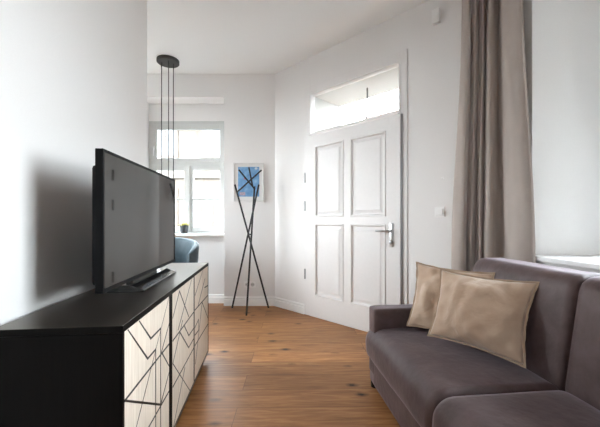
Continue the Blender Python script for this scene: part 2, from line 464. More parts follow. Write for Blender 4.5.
# ------------------------------------------------------------------ baseboards
BP = [(0, 0), (0.020, 0), (0.020, 0.082), (0.012, 0.088), (0.012, 0.097), (0.017, 0.102), (0.017, 0.110), (0.006, 0.122), (0, 0.122)]
def baseboard(name, p0, p1, into):
    b = bm_new(); extrude_profile(b, BP, (*p0, 0), (*p1, 0), side=Vector((*into, 0)).normalized())
    struct(name, b, M['trim'])
baseboard('baseboard_far_left', (-3.3, CY), (WX0, CY), (0, -1))
baseboard('baseboard_niche', (WX0, CY+0.14), (WX1, CY+0.14), (0, -1))
baseboard('baseboard_far_right', (WX1, CY), (CX+0.004, CY), (0, -1))
baseboard('baseboard_door_left', (CX, CY), wl(DF0-0.001, 0), (-N.x, -N.y))
baseboard('baseboard_door_right', wl(DF1+0.001, 0), wl(SL, 0), (-N.x, -N.y))
baseboard('baseboard_right', (rx(YB), YB), (rx(EY), EY), (-0.995, -0.0995))
baseboard('baseboard_left', (lx(YB), YB), (lx(2.41), 2.41), (0.995, 0.0995))
baseboard('baseboard_partition', (-3.3, 2.41), (lx(2.41), 2.41), (0, 1))
baseboard('baseboard_annex', (-3.3, 2.41), (-3.3, CY), (1, 0))

# ------------------------------------------------------------------ window 1 (far wall)
def sash(parent, x0, x1, z0, z1, y, fw, bar=None, mtx=None, name='sash'):
    """one casement: rails, optional glazing bar, pane as its own sub-part"""
    b = bm_new()
    for a in ((x0, x0+fw, z0, z1), (x1-fw, x1, z0, z1), (x0+fw, x1-fw, z0, z0+fw), (x0+fw, x1-fw, z1-fw, z1)):
        quad_box(b, a[0], a[1], y-0.028, y+0.028, a[2], a[3], mtx)
    if bar: quad_box(b, x0+fw, x1-fw, y-0.018, y+0.018, bar-0.014, bar+0.014, mtx)
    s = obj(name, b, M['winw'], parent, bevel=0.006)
    b = bm_new(); quad_box(b, x0+fw-0.005, x1-fw+0.005, y-0.004, y+0.004, z0+fw-0.005, z1-fw+0.005, mtx)
    obj('window_pane', b, M['glass'], s)
    return s

def win_handle(parent, x, z, y, mtx=None):
    b = bm_new()
    quad_box(b, x-0.012, x+0.012, y-0.006, y+0.0, z-0.035, z+0.035, mtx, bevel=0.004)
    tube(b, [mtx @ Vector(p) if mtx else p for p in ((x, y, z), (x, y-0.045, z))], 0.008, 10)
    tube(b, [mtx @ Vector(p) if mtx else p for p in ((x, y-0.04, z+0.008), (x, y-0.042, z-0.115))], [0.009, 0.008], 10)
    return obj('window_handle', b, M['steel'], parent, smooth=40)

w = struct_empty('window_1', label='white framed window with a wide fanlight over two casements')
b = bm_new()
FX0, FX1, FZ0, FZ1 = WX0, WX1, 0.965, 2.558
for a in ((FX0, FX0+0.06, FZ0, FZ1), (FX1-0.06, FX1, FZ0, FZ1), (FX0+0.06, FX1-0.06, FZ1-0.06, FZ1), (FX0+0.06, FX1-0.06, FZ0, FZ0+0.03), (FX0+0.06, FX1-0.06, 1.915, 1.965)):
    quad_box(b, a[0], a[1], YW, YW+0.08, a[2], a[3])
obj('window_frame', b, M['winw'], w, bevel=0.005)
sash(w, FX0+0.055, FX1-0.055, 1.96, FZ1-0.055, YW+0.02, 0.065, name='fanlight_sash')
sash(w, FX0+0.055, -1.581, FZ0+0.025, 1.92, YW+0.02, 0.062, 1.444)
sash(w, -1.579, FX1-0.055, FZ0+0.025, 1.92, YW+0.02, 0.062, 1.444)
b = bm_new(); quad_box(b, -1.60, -1.56, YW-0.028, YW-0.006, FZ0+0.03, 1.915); obj('meeting_rail', b, M['winw'], w, bevel=0.005)
win_handle(w, -1.575, 1.36, YW-0.028)
win_handle(w, FX0+0.085, 2.17, YW-0.008)
b = bm_new(); quad_box(b, WX0+0.001, WX1-0.001, CY+0.02, YW+0.01, WZ0, 0.965, bevel=0.008); obj('window_sill', b, M['trim'], w)

# ------------------------------------------------------------------ window 2 (right wall niche), then unseen windows added to light the room
RZR = math.atan2(0.1, 1.0)                 # right wall direction: local y runs along the wall, away from the camera
def side_window(name, y0, y1, label):
    w = struct_empty(name, label=label)
    o0 = 0.53
    def to(y, o): return (rx(y)+o, y)
    yl = (y1-y0)
    # local frame: x along the wall from y0 to y1, y out of the room
    ux = Vector((-0.1, 1, 0)).normalized(); vy = Vector((ux.y, -ux.x, 0))
    p = Vector((rx(y0)+o0, y0, 0))
    mt = Matrix(((ux.x, vy.x, 0, p.x), (ux.y, vy.y, 0, p.y), (0, 0, 1, 0), (0, 0, 0, 1)))
    L = yl/ux.y
    b = bm_new()
    z0, z1 = NZ0+0.032, NZ1
    for a in ((0, 0.06, z0, z1), (L-0.06, L, z0, z1), (0.06, L-0.06, z1-0.06, z1), (0.06, L-0.06, z0, z0+0.06), (0.06, L-0.06, 2.14, 2.20)):
        quad_box(b, a[0], a[1], 0, 0.07, a[2], a[3], mt)
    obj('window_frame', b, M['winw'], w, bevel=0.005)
    sash(w, 0.055, L-0.055, 2.195, z1-0.055, 0.02, 0.065, mtx=mt, name='fanlight_sash')
    sash(w, 0.055, L/2-0.001, z0+0.055, 2.145, 0.02, 0.065, 1.60, mt)
    sash(w, L/2+0.001, L-0.055, z0+0.055, 2.145, 0.02, 0.065, 1.60, mt)
    win_handle(w, L/2, 1.45, -0.01, mt)
    b = bm_new()
    prism(b, [(rx(y0)-0.03, y0+0.002), (rx(y0)+o0+0.02, y0+0.002), (rx(y1)+o0+0.02, y1-0.002), (rx(y1)-0.03, y1-0.002)], NZ0, NZ0+0.032)
    obj('window_sill', b, M['trim'], w, bevel=0.006)
side_window('window_2', *NICHES[0], 'tall window in the deep niche behind the sofa')

w = struct_empty('window_3_added', label='unseen window added for light in the side wall of the alcove')  # unseen window, added to brighten the far wall and door wall
mt = Matrix.Translation((-3.42, AY0, 0)) @ Matrix.Rotation(PI/2, 4, 'Z')
AL = AY1-AY0
b = bm_new()
for a in ((0, 0.06, AZ0, AZ1), (AL-0.06, AL, AZ0, AZ1), (0.06, AL-0.06, AZ1-0.06, AZ1), (0.06, AL-0.06, AZ0, AZ0+0.06)):
    quad_box(b, a[0], a[1], 0, 0.07, a[2], a[3], mt)
obj('window_frame', b, M['winw'], w, bevel=0.005)
sash(w, 0.055, AL/2-0.001, AZ0+0.055, AZ1-0.055, 0.03, 0.065, 2.1, mt)
sash(w, AL/2+0.001, AL-0.055, AZ0+0.055, AZ1-0.055, 0.03, 0.065, 2.1, mt)
b = bm_new(); quad_box(b, -3.40, -3.26, AY0-0.02, AY1+0.02, AZ0-0.03, AZ0); obj('window_sill', b, M['trim'], w, bevel=0.006)

w = struct_empty('window_4_added', label='unseen window added for light in the wall behind the camera')  # unseen window, added for extra light from behind
mt = Matrix.Translation((BX1, YB-0.14, 0)) @ Matrix.Rotation(PI, 4, 'Z')
BL = BX1-BX0
b = bm_new()
for a in ((0, 0.06, BZ0, BZ1), (BL-0.06, BL, BZ0, BZ1), (0.06, BL-0.06, BZ1-0.06, BZ1), (0.06, BL-0.06, BZ0, BZ0+0.06)):
    quad_box(b, a[0], a[1], 0, 0.07, a[2], a[3], mt)
obj('window_frame', b, M['winw'], w, bevel=0.005)
sash(w, 0.055, BL/2-0.001, BZ0+0.055, BZ1-0.055, 0.02, 0.065, 2.1, mt)
sash(w, BL/2+0.001, BL-0.055, BZ0+0.055, BZ1-0.055, 0.02, 0.065, 2.1, mt)
b = bm_new(); quad_box(b, BX0-0.03, BX1+0.03, YB-0.10, YB+0.04, BZ0-0.03, BZ0); obj('window_sill', b, M['trim'], w, bevel=0.006)

# ------------------------------------------------------------------ door 1
d = struct_empty('door_1', (CX, CY, 0), RZD, label='white four panel entrance door with a fanlight above')
TG0, TG1, TGZ0, TGZ1 = 0.655, 1.783, 2.195, 2.650
b = bm_new()
# fixed frame; sits in the wall opening, its face a little proud of the plaster
for a in ((DF0, TG0-0.028, 0, DFZ), (TG1+0.028, DF1, 0, DFZ), (TG0-0.028, TG1+0.028, TGZ1+0.02, DFZ)):
    quad_box(b, a[0], a[1], -0.012, 0.004, a[2], a[3])
for a in ((DS0-0.02, TG0+0.0, 0, DZ), (TG1, DS1+0.02, 0, DZ), (TG0, TG1, TGZ1, DZ+0.02), (TG0, TG1, 2.135, TGZ0)):
    quad_box(b, a[0], a[1], 0.0, 0.075, a[2], a[3])
obj('door_frame', b, M['doorw'], d, bevel=0.003)
b = bm_new(); quad_box(b, TG0-0.003, TG1+0.003, 0.030, 0.038, TGZ0-0.003, TGZ1+0.003); obj('fanlight_pane', b, M['glass'], d)
b = bm_new()
for a in ((TG0-0.028, TG0-0.004, TGZ0-0.03, TGZ1+0.02), (TG1+0.004, TG1+0.028, TGZ0-0.03, TGZ1+0.02), (TG0-0.004, TG1+0.004, TGZ1+0.0, TGZ1+0.02), (TG0-0.004, TG1+0.004, 2.160, TGZ0)):
    quad_box(b, a[0], a[1], -0.016, 0.02, a[2], a[3])
obj('fanlight_frame', b, M['doorw'], d, bevel=0.004)
# leaf: stiles, rails and four raised panels with mouldings
LS0, LS1, LZ0, LZ1 = 0.596, 1.816, 0.012, 2.150
LY0, LY1 = -0.034, -0.0125
PX = ((0.743, 1.158), (1.246, 1.665)); PZ = ((0.258, 1.107), (1.187, 2.020))
b = bm_new()
xs = [LS0, PX[0][0], PX[0][1], PX[1][0], PX[1][1], LS1]; zs = [LZ0, PZ[0][0], PZ[0][1], PZ[1][0], PZ[1][1], LZ1]
quad_box(b, xs[0], xs[1], LY0, LY1, LZ0, LZ1); quad_box(b, xs[2], xs[3], LY0, LY1, LZ0, LZ1); quad_box(b, xs[4], xs[5], LY0, LY1, LZ0, LZ1)
for (x0, x1) in PX:
    for k in (0, 2, 4): quad_box(b, x0, x1, LY0, LY1, zs[k], zs[k+1])
lf = obj('door_leaf', b, M['doorw'], d)
for (x0, x1) in PX:
    for (z0, z1) in PZ:
        b = bm_new()
        # stepped ring: moulding, groove, sloped field, raised centre
        steps = [(0.0, LY0), (0.005, LY0-0.009), (0.015, LY0-0.008), (0.024, LY0+0.012), (0.032, LY0+0.013), (0.062, LY0+0.004), (0.064, LY0+0.001)]
        rings = []
        for ins, y in steps:
            rings.append([b.verts.new(p) for p in ((x0+ins, y, z0+ins), (x1-ins, y, z0+ins), (x1-ins, y, z1-ins), (x0+ins, y, z1-ins))])
        for r0, r1 in zip(rings[:-1], rings[1:]):
            for k in range(4): b.faces.new((r0[k], r0[(k+1) % 4], r1[(k+1) % 4], r1[k]))
        b.faces.new(rings[-1])
        back = [b.verts.new(p) for p in ((x0, LY1, z0), (x1, LY1, z0), (x1, LY1, z1), (x0, LY1, z1))]
        b.faces.new(back)
        for k in range(4): b.faces.new((rings[0][k], rings[0][(k+1) % 4], back[(k+1) % 4], back[k]))
        obj('door_panel', b, M['doorw'], lf)
# dark strip standing in for the shadow gap at the lock edge
b = bm_new(); quad_box(b, LS1+0.002, LS1+0.012, -0.026, -0.0125, 0.0, 2.15)
obj('shadow_gap_strip', b, M['hinge'], d)
# handle on a long plate with a lock cylinder
hx, hz = 1.728, 1.045
b = bm_new(); quad_box(b, hx-0.021, hx+0.021, LY0-0.010, LY0-0.0005, hz-0.155, hz+0.075, bevel=0.006); hp = obj('handle_plate', b, M['steel'], d, smooth=40)
b = bm_new(); tube(b, [(hx, LY0-0.008, hz), (hx, LY0-0.056, hz), (hx-0.004, LY0-0.062, hz), (hx-0.14, LY0-0.060, hz-0.002)], [0.011, 0.011, 0.011, 0.010], 14)
obj('door_handle', b, M['steel'], d, smooth=50)
b = bm_new(); lathe(b, [(0.0, 0), (0.022, 0), (0.022, 0.01), (0.012, 0.014), (0, 0.014)], 20)
for v in b.verts: v.co = Vector((hx+v.co.x, LY0-0.010-v.co.z, hz-0.108+v.co.y))
ro = obj('lock_cylinder', b, M['hinge'], d, smooth=40)
for z in (0.50, 1.32, 1.66):
    b = bm_new(); tube(b, [(LS0-0.010, LY0-0.004, z-0.06), (LS0-0.010, LY0-0.004, z+0.06)], 0.0095, 12); obj('door_hinge', b, M['hinge'], d, smooth=40)
b = bm_new(); quad_box(b, DS0, DS1, -0.012, TH, 0.0, 0.012); obj('door_threshold', b, M['trim'], d)

# cable hanging in the outside niche
px, py = wl(1.245, 0.30)
cb = thing('hanging_cable', 'thin dark cable hanging in the porch behind the door fanlight', 'cable', (px, py, 2.665))
b = bm_new(); tube(b, [(0, 0, 0.0), (0.001, 0, -0.10), (0.0, 0.002, -0.2), (-0.008, 0.004, -0.32), (-0.016, 0.004, -0.42)], 0.009, 8); obj('cable', b, M['black_metal'], cb, smooth=60)
b = bm_new(); lathe(b, [(0, 0), (0.022, 0), (0.025, -0.05), (0.018, -0.09), (0, -0.09)][::-1], 16, (-0.016, 0.004, -0.41)); obj('lamp_socket', b, M['brown'], cb, smooth=40)

# ------------------------------------------------------------------ small fittings on the walls
def on_door_wall(s, z, off=0.0): 
    x, y = wl(s, -off); return (x, y, z)
t = thing('light_switch', 'white square light switch on the wall between door and curtain', 'light switch', on_door_wall(2.169, 1.222), RZD)
b = bm_new(); quad_box(b, -0.042, 0.042, -0.013, 0, -0.042, 0.042, bevel=0.003); obj('switch_plate', b, M['white_plastic'], t)
b = bm_new(); quad_box(b, -0.029, 0.029, -0.022, -0.012, -0.029, 0.029, bevel=0.003); obj('rocker', b, M['white_plastic'], t)
t = thing('motion_sensor', 'small white sensor box high on the wall near the ceiling', 'sensor', on_door_wall(2.143, 2.925), RZD)
b = bm_new(); quad_box(b, -0.033, 0.033, -0.040, 0, -0.062, 0.062, bevel=0.006); obj('sensor_housing', b, M['white_plastic'], t)
b = bm_new(); quad_box(b, -0.021, 0.021, -0.046, -0.038, -0.045, 0.005, bevel=0.003); obj('sensor_lens', b, M['white_plastic'], t)
b = bm_new(); lathe(b, [(0, 0), (0.012, 0), (0.011, 0.005), (0.004, 0.008), (0, 0.008)], 16)
for v in b.verts: v.co = Vector((v.co.x, -v.co.z, v.co.y))
tag(obj('wall_cap', b, M['white_plastic'], smooth=40, loc=on_door_wall(2.19, 1.512), rot=(0, 0, RZD)), 'tiny pale round cap on the wall above the light switch', 'wall cap')

t = thing('power_outlet', 'white double power socket low on the wall behind the coat stand', 'power socket', (-0.672, CY, 0.285))
b = bm_new(); quad_box(b, -0.077, 0.077, -0.009, 0, -0.041, 0.041, bevel=0.003); obj('socket_plate', b, M['white_plastic'], t)
for s in (-1, 1):
    b = bm_new(); lathe(b, [(0, 0.003), (0.021, 0.003), (0.022, 0.006), (0.026, 0.006), (0.026, 0)], 24)
    for v in b.verts: v.co = Vector((s*0.036+v.co.x, -0.0085-v.co.z, v.co.y))
    k = obj('socket_insert', b, M['grey_plastic'], t, smooth=40)
    b = bm_new()
    for q in (-1, 1): tube(b, [(s*0.036+q*0.0095, -0.013, 0), (s*0.036+q*0.0095, -0.0105, 0)], 0.004, 8)
    obj('pin_hole', b, M['dark_hole'], k)

# ------------------------------------------------------------------ framed picture
t = thing('framed_picture', 'blue abstract print in a white frame hanging behind the coat stand', 'picture', (-0.688, CY, 1.658))
pw, ph, fwid = 0.2035, 0.2575, 0.016
b = bm_new()
for a in ((-pw, -pw+fwid, -ph, ph), (pw-fwid, pw, -ph, ph), (-pw+fwid, pw-fwid, ph-fwid, ph), (-pw+fwid, pw-fwid, -ph, -ph+fwid)):
    quad_box(b, a[0], a[1], -0.026, 0, a[2], a[3])
obj('picture_frame', b, M['frame'], t, bevel=0.003)
b = bm_new(); quad_box(b, -pw+fwid-0.002, pw-fwid+0.002, -0.012, -0.002, -ph+fwid-0.002, ph-fwid+0.002); obj('mount', b, M['mat_board'], t)
b = bm_new(); quad_box(b, -0.142, 0.142, -0.0145, -0.0115, -0.195, 0.203); pr = obj('print', b, M['print'], t)
b = bm_new(); lathe(b, [(0, 0), (0.012, 0), (0.012, 0.001), (0, 0.001)], 20)
for v in b.verts: v.co = Vector((-0.05+v.co.x, -0.0146-v.co.z, 0.045+v.co.y))
obj('red_dot', b, M['red'], pr)
b = bm_new()
quad_box(b, -0.12, -0.045, -0.0156, -0.0146, -0.178, -0.135)
obj('pink_patch', b, M['pink'], pr)
b = bm_new()
lathe(b, [(0, 0), (0.02, 0), (0.02, 0.001), (0, 0.001)], 9)
for v in b.verts: v.co = Vector((0.10+v.co.x, -0.0146-v.co.z, 0.182+v.co.y*0.8))
obj('pale_patch', b, M['palep'], pr)

# ------------------------------------------------------------------ coat stand of crossed sticks
F = 320.0
def at(px, py, y): return Vector(((px-300)/F*y, y, 1.15 + (220-py)/F*y))
base = Vector((-0.64, 4.05, 0))
t = thing('coat_stand', 'black tripod coat stand of crossed metal sticks in front of the picture', 'coat stand', base)
def stick(name, a, c, r=0.0115):
    a = Vector(a); c = Vector(c)
    b = bm_new(); tube(b, [a-base, c-base], r, 12); return obj(name, b, M['black_metal'], t, smooth=50)
FA, FB, FC = Vector((-0.412, 4.19, 0)), Vector((-0.888, 4.19, 0)), Vector((-0.645, 3.85, 0))
TA, TB, TC = at(234.8, 184.5, 3.95), at(258.8, 184.5, 4.05), at(254.5, 186.5, 4.15)
stick('pole', FA, TA); stick('pole', FB, TB); stick('pole', FC, TC)
stick('branch', at(237.4, 191.8, 3.97), at(261.4, 170.2, 4.11), 0.010)
stick('branch', at(238.8, 169.8, 3.98), at(255.0, 189.5, 4.14), 0.010)
stick('branch', at(248.8, 167.2, 4.06), at(252.6, 186.0, 4.12), 0.010)
b = bm_new()
pa = FA.lerp(TA, 0.61); pb = FB.lerp(TB, 0.61); pc = FC.lerp(TC, 0.61)
tube(b, [pa-base, pc-base], 0.007, 8); tube(b, [pc-base, pb-base], 0.007, 8)
obj('hub_pin', b, M['black_metal'], t, smooth=50)

# ------------------------------------------------------------------ pendant lamp
t = thing('pendant_lamp', 'round black ceiling canopy with three long thin hanging cords', 'pendant lamp', (-1.616, 3.92, H))
b = bm_new(); lathe(b, [(0, 0), (0.128, 0), (0.130, -0.004), (0.130, -0.036), (0.126, -0.040), (0, -0.040)][::-1], 48); obj('canopy', b, M['lacq'], t, smooth=40)
for (x, y, ln) in ((161.6, 3.90, 1.62), (168.6, 3.86, 1.80), (173.4, 3.94, 1.72)):
    X = (x-300)/F*y + 1.616; Y = y-3.92
    b = bm_new(); tube(b, [(X, Y, -0.038), (X, Y, -ln)], 0.0058, 8); c = obj('cord', b, M['black_metal'], t, smooth=60)
    b = bm_new(); lathe(b, [(0, -0.05), (0.008, -0.05), (0.008, 0.0), (0, 0.0)], 12, (X, Y, -0.040)); obj('cord_grip', b, M['black_metal'], c, smooth=40)
    b = bm_new(); lathe(b, [(0, -0.22), (0.016, -0.22), (0.018, -0.21), (0.018, -0.02), (0.008, 0.0), (0, 0)], 16, (X, Y, -ln)); obj('lamp_head', b, M['black_metal'], c, smooth=40)

# ------------------------------------------------------------------ sideboard
RZS = math.atan2(0.1059, 0.9944)
sb = thing('sideboard', 'long black wooden sideboard with pale geometric patterned doors under the television', 'sideboard', (-0.585, 1.057, 0), RZS)
SLN, SD, SH, SZ = 1.587, 0.405, 0.80, 0.062
b = bm_new(); quad_box(b, -SD, 0.0, 0.0, SLN, SH-0.024, SH)
for f in b.faces: f.material_index = 0 if abs(f.normal.z) > 0.5 else 1
obj('top_board', b, [M['black_wood'], M['black_side']], sb, bevel=0.002)
b = bm_new(); quad_box(b, -SD, -0.001, 0.0, 0.016, SZ, SH-0.0245); obj('side_board', b, M['black_side'], sb, bevel=0.0015)
b = bm_new(); quad_box(b, -SD, -0.001, SLN-0.012, SLN, SZ, SH-0.0245); obj('side_board', b, M['black_side'], sb, bevel=0.0015)
b = bm_new(); quad_box(b, -SD, -0.001, 0.017, SLN-0.013, SZ, SZ+0.020); obj('bottom_board', b, M['black_wood'], sb, bevel=0.0015)
b = bm_new(); quad_box(b, -SD, -SD+0.008, 0.017, SLN-0.013, SZ+0.02, SH-0.025); obj('back_board', b, M['black_side'], sb)
for (y0, y1) in ((0.518, 0.574), (1.054, 1.084)):
    b = bm_new(); quad_box(b, -SD+0.01, -0.004, y0, y1, SZ+0.021, SH-0.0245); obj('divider', b, M['black_side'], sb)
for (y0, y1) in ((0.06, 0.12), (SLN-0.12, SLN-0.06)):
    for x0 in (-0.33, -0.14):
        b = bm_new(); quad_box(b, x0, x0+0.05, y0, y1, 0, SZ); obj('foot', b, M['black_side'], sb)
DOORS = ((0.0175, 0.5165), (0.5755, 1.0525), (1.0855, 1.5735))
LINES = [
 [[(0.045, 0.7745), (0.230, 0.593), (0.324, 0.593), (0.324, 0.084)], [(0.143, 0.7745), (0.265, 0.661), (0.389, 0.661), (0.389, 0.084)],
  [(0.5155, 0.7745), (0.0185, 0.300)], [(0.5155, 0.640), (0.396, 0.545)], [(0.5155, 0.542), (0.0185, 0.542), (0.389, 0.317), (0.5155, 0.402)],
  [(0.408, 0.542), (0.5155, 0.436)], [(0.5155, 0.311), (0.242, 0.311), (0.05, 0.084)]],
 [[(0.5765, 0.650), (0.705, 0.7595), (0.916, 0.557)], [(0.998, 0.7745), (0.677, 0.555)], [(1.0515, 0.544), (0.5765, 0.534)],
  [(0.813, 0.531), (0.920, 0.438), (1.0515, 0.438)], [(0.714, 0.530), (0.915, 0.366), (1.0515, 0.370)], [(0.770, 0.577), (0.5765, 0.416)],
  [(1.0515, 0.308), (0.5765, 0.298)], [(0.5765, 0.418), (0.945, 0.084)], [(0.824, 0.285), (0.590, 0.086)]],
 [[(1.0865, 0.548), (1.5725, 0.535)], [(1.360, 0.7745), (1.094, 0.645)], [(1.444, 0.695), (1.183, 0.546)], [(1.333, 0.538), (1.5725, 0.348)],
  [(1.0865, 0.430), (1.207, 0.450)], [(1.426, 0.627), (1.5725, 0.615)], [(1.0865, 0.310), (1.5725, 0.299)], [(1.0865, 0.380), (1.207, 0.372), (1.207, 0.447)],
  [(1.333, 0.538), (1.105, 0.180)]],
]
for (y0, y1), lines in zip(DOORS, LINES):
    b = bm_new(); quad_box(b, -0.022, -0.0025, y0, y1, SZ+0.0215, SH-0.0255)
    dr = obj('cabinet_door', b, M['pale_wood'], sb, bevel=0.001)
    b = bm_new()
    for ln in lines:
        for (a0, h0), (a1, h1) in zip(ln[:-1], ln[1:]):
            dx, dz = a1-a0, h1-h0; L = math.hypot(dx, dz); nx, nz = -dz/L*0.0046, dx/L*0.0046
            ex, ez = dx/L*0.002, dz/L*0.002
            P = [(a0-ex+nx, h0-ez+nz), (a0-ex-nx, h0-ez-nz), (a1+ex-nx, h1+ez-nz), (a1+ex+nx, h1+ez+nz)]
            P = [(min(max(p, y0+0.0006), y1-0.0006), min(max(q, SZ+0.022), SH-0.026)) for p, q in P]
            f = [b.verts.new((-0.0020, p, q)) for p, q in P]; g = [b.verts.new((-0.0032, p, q)) for p, q in P]
            try:
                b.faces.new(f); b.faces.new(g[::-1])
                for k in range(4): b.faces.new((f[k], f[(k+1) % 4], g[(k+1) % 4], g[k]))
            except ValueError: pass
    il = obj('inlay', b, M['inlay'], dr); il['label'] = 'thin black geometric inlay lines'

# ------------------------------------------------------------------ television
RZT = math.atan2(0.104, 0.9946)
ctr = (-0.8235, 1.7395)
tv = thing('television', 'large black flat television standing on the black sideboard', 'television', (ctr[0], ctr[1], SH), RZT)
TW = 0.494; B0, B1 = 0.062, 0.630
b = bm_new(); quad_box(b, -0.027, 0.0, -TW, TW, B0, B1)
# bezel opening
obj('housing', b, M['black_plastic'], tv, bevel=0.003)
b = bm_new()
for a in ((-TW, -TW+0.012, B0, B1), (TW-0.012, TW, B0, B1), (-TW+0.012, TW-0.012, B1-0.011, B1), (-TW+0.012, TW-0.012, B0, B0+0.017)):
    quad_box(b, -0.002, 0.004, a[0], a[1], a[2], a[3])
obj('bezel', b, M['black_plastic'], tv, bevel=0.001)
b = bm_new(); quad_box(b, -0.001, 0.0012, -TW+0.011, TW-0.011, B0+0.016, B1-0.010); obj('screen', b, M['screen'], tv)
b = bm_new(); quad_box(b, -0.062, -0.026, -TW+0.035, TW-0.035, B0+0.02, B1-0.055, bevel=0.018); obj('back_cover', b, M['black_plastic'], tv)
b = bm_new()
quad_box(b, -0.056, -0.020, -0.15, 0.20, 0.012, B0+0.06, bevel=0.006); obj('neck', b, M['stand'], tv)
# base: wide plate, front edge thin, rising toward the neck
b = bm_new()
prof = [(-0.125, 0), (0.040, 0), (0.046, 0.003), (0.044, 0.011), (-0.012, 0.034), (-0.070, 0.034), (-0.125, 0.012)]
A = [b.verts.new((x, -0.19, z)) for x, z in prof]; B = [b.verts.new((x, 0.365, z)) for x, z in prof]
b.faces.new(A); b.faces.new(B[::-1])
for i in range(len(prof)): b.faces.new((A[i], B[i], B[(i+1) % len(prof)], A[(i+1) % len(prof)]))
obj('stand_base', b, M['stand'], tv, bevel=0.002)

# ------------------------------------------------------------------ sofa (local x: front to back, y: along, away from camera)
RZF = math.atan(0.1)
so = thing('sofa', 'mauve grey velvet sofa along the right wall under the window', 'sofa', (0.478, 2.25, 0), RZF)
def wr(p, s, a, seed=0.0):
    q = Vector((p.x*s+seed, p.y*s+seed*1.7, p.z*s-seed)); return noise.noise(q)*a

def seat_fn(seed):
    def f(p, h):
        u, v, w = p.x/h.x, p.y/h.y, p.z/h.z
        if w > 0.0:                                       # crowned top, a little sunk at the front edge
            p.z += 0.012*(1-u*u)*(1-v*v)*w
            p.z += (wr(p, 5, 0.006, seed) + wr(p, 14, 0.0025, seed+3))*w*(1-abs(v)**6)
        if u < 0: p.x -= 0.012*(1-w*w)*(-u)**4
        if u < -0.5: p.x += wr(p, 9, 0.004, seed+8)
        return p
    return f
VS = -0.915
# hidden carcass below the cushions
b = bm_new(); soft_box(b, 0.004, 0.86, -1.90, -0.010, 0.035, 0.24, (0.02, 0.02, 0.015), 8); obj('base', b, M['sofa'], so, smooth=180)
b = bm_new(); soft_box(b, -0.016, 0.62, VS+0.002, -0.012, 0.165, 0.422, (0.085, 0.022, 0.095), 20, seat_fn(1.0)); obj('seat_cushion', b, M['sofa'], so, smooth=180)
b = bm_new(); soft_box(b, -0.022, 0.62, -1.775, VS-0.002, 0.165, 0.424, (0.085, 0.028, 0.085), 20, seat_fn(5.0)); obj('seat_cushion', b, M['sofa'], so, smooth=180)

def back_fn(seed, r_end):
    def f(p, h):
        u, v, w = p.x/h.x, p.y/h.y, p.z/h.z
        lean = (p.z+h.z)/(2*h.z)
        if u < 0: p.x -= 0.022*(1-v*v)*(1-w*w)*(-u)
        p.x += lean*0.085*(0.5-0.5*u)
        if r_end and p.y > h.y-0.10:                      # softly rounded free end
            k = ((p.y-(h.y-0.10))/0.10)**2
            p.z -= 0.045*k*max(0.0, w); p.x += 0.06*k*max(0.0, -u) - 0.03*k*max(0.0, u)
        p.x += wr(p, 6, 0.006, seed)*(1-abs(v)**4)
        p.z += wr(p, 8, 0.004, seed+2)*(0.5+0.5*w)
        return p
    return f
b = bm_new(); soft_box(b, 0.565, 0.865, VS+0.003, -0.145, 0.36, 0.905, (0.085, 0.014, 0.07), 20, back_fn(2.0, 1)); obj('back_cushion', b, M['sofa'], so, smooth=180)
b = bm_new(); soft_box(b, 0.560, 0.865, -1.775, VS-0.003, 0.36, 0.905, (0.085, 0.012, 0.07), 20, back_fn(6.0, 0)); obj('back_cushion', b, M['sofa'], so, smooth=180)
b = bm_new(); soft_box(b, 0.80, 0.878, -1.895, -0.006, 0.10, 0.545, 0.025, 6); obj('back_frame', b, M['sofa'], so, smooth=180)
b = bm_new(); soft_box(b, 0.004, 0.86, -0.128, 0.0, 0.10, 0.555, (0.014, 0.022, 0.020), 12); obj('arm', b, M['sofa'], so, smooth=180)
b = bm_new(); soft_box(b, 0.004, 0.86, -1.905, -1.778, 0.10, 0.555, (0.014, 0.022, 0.020), 12); obj('arm', b, M['sofa'], so, smooth=180)
for (x, y) in ((0.035, -0.040), (0.80, -0.055), (0.035, -1.84), (0.80, -1.84)):
    b = bm_new(); lathe(b, [(0, 0), (0.026, 0), (0.026, 0.040), (0, 0.040)], 16, (x, y, 0)); obj('foot', b, M['black_plastic'], so, smooth=40)

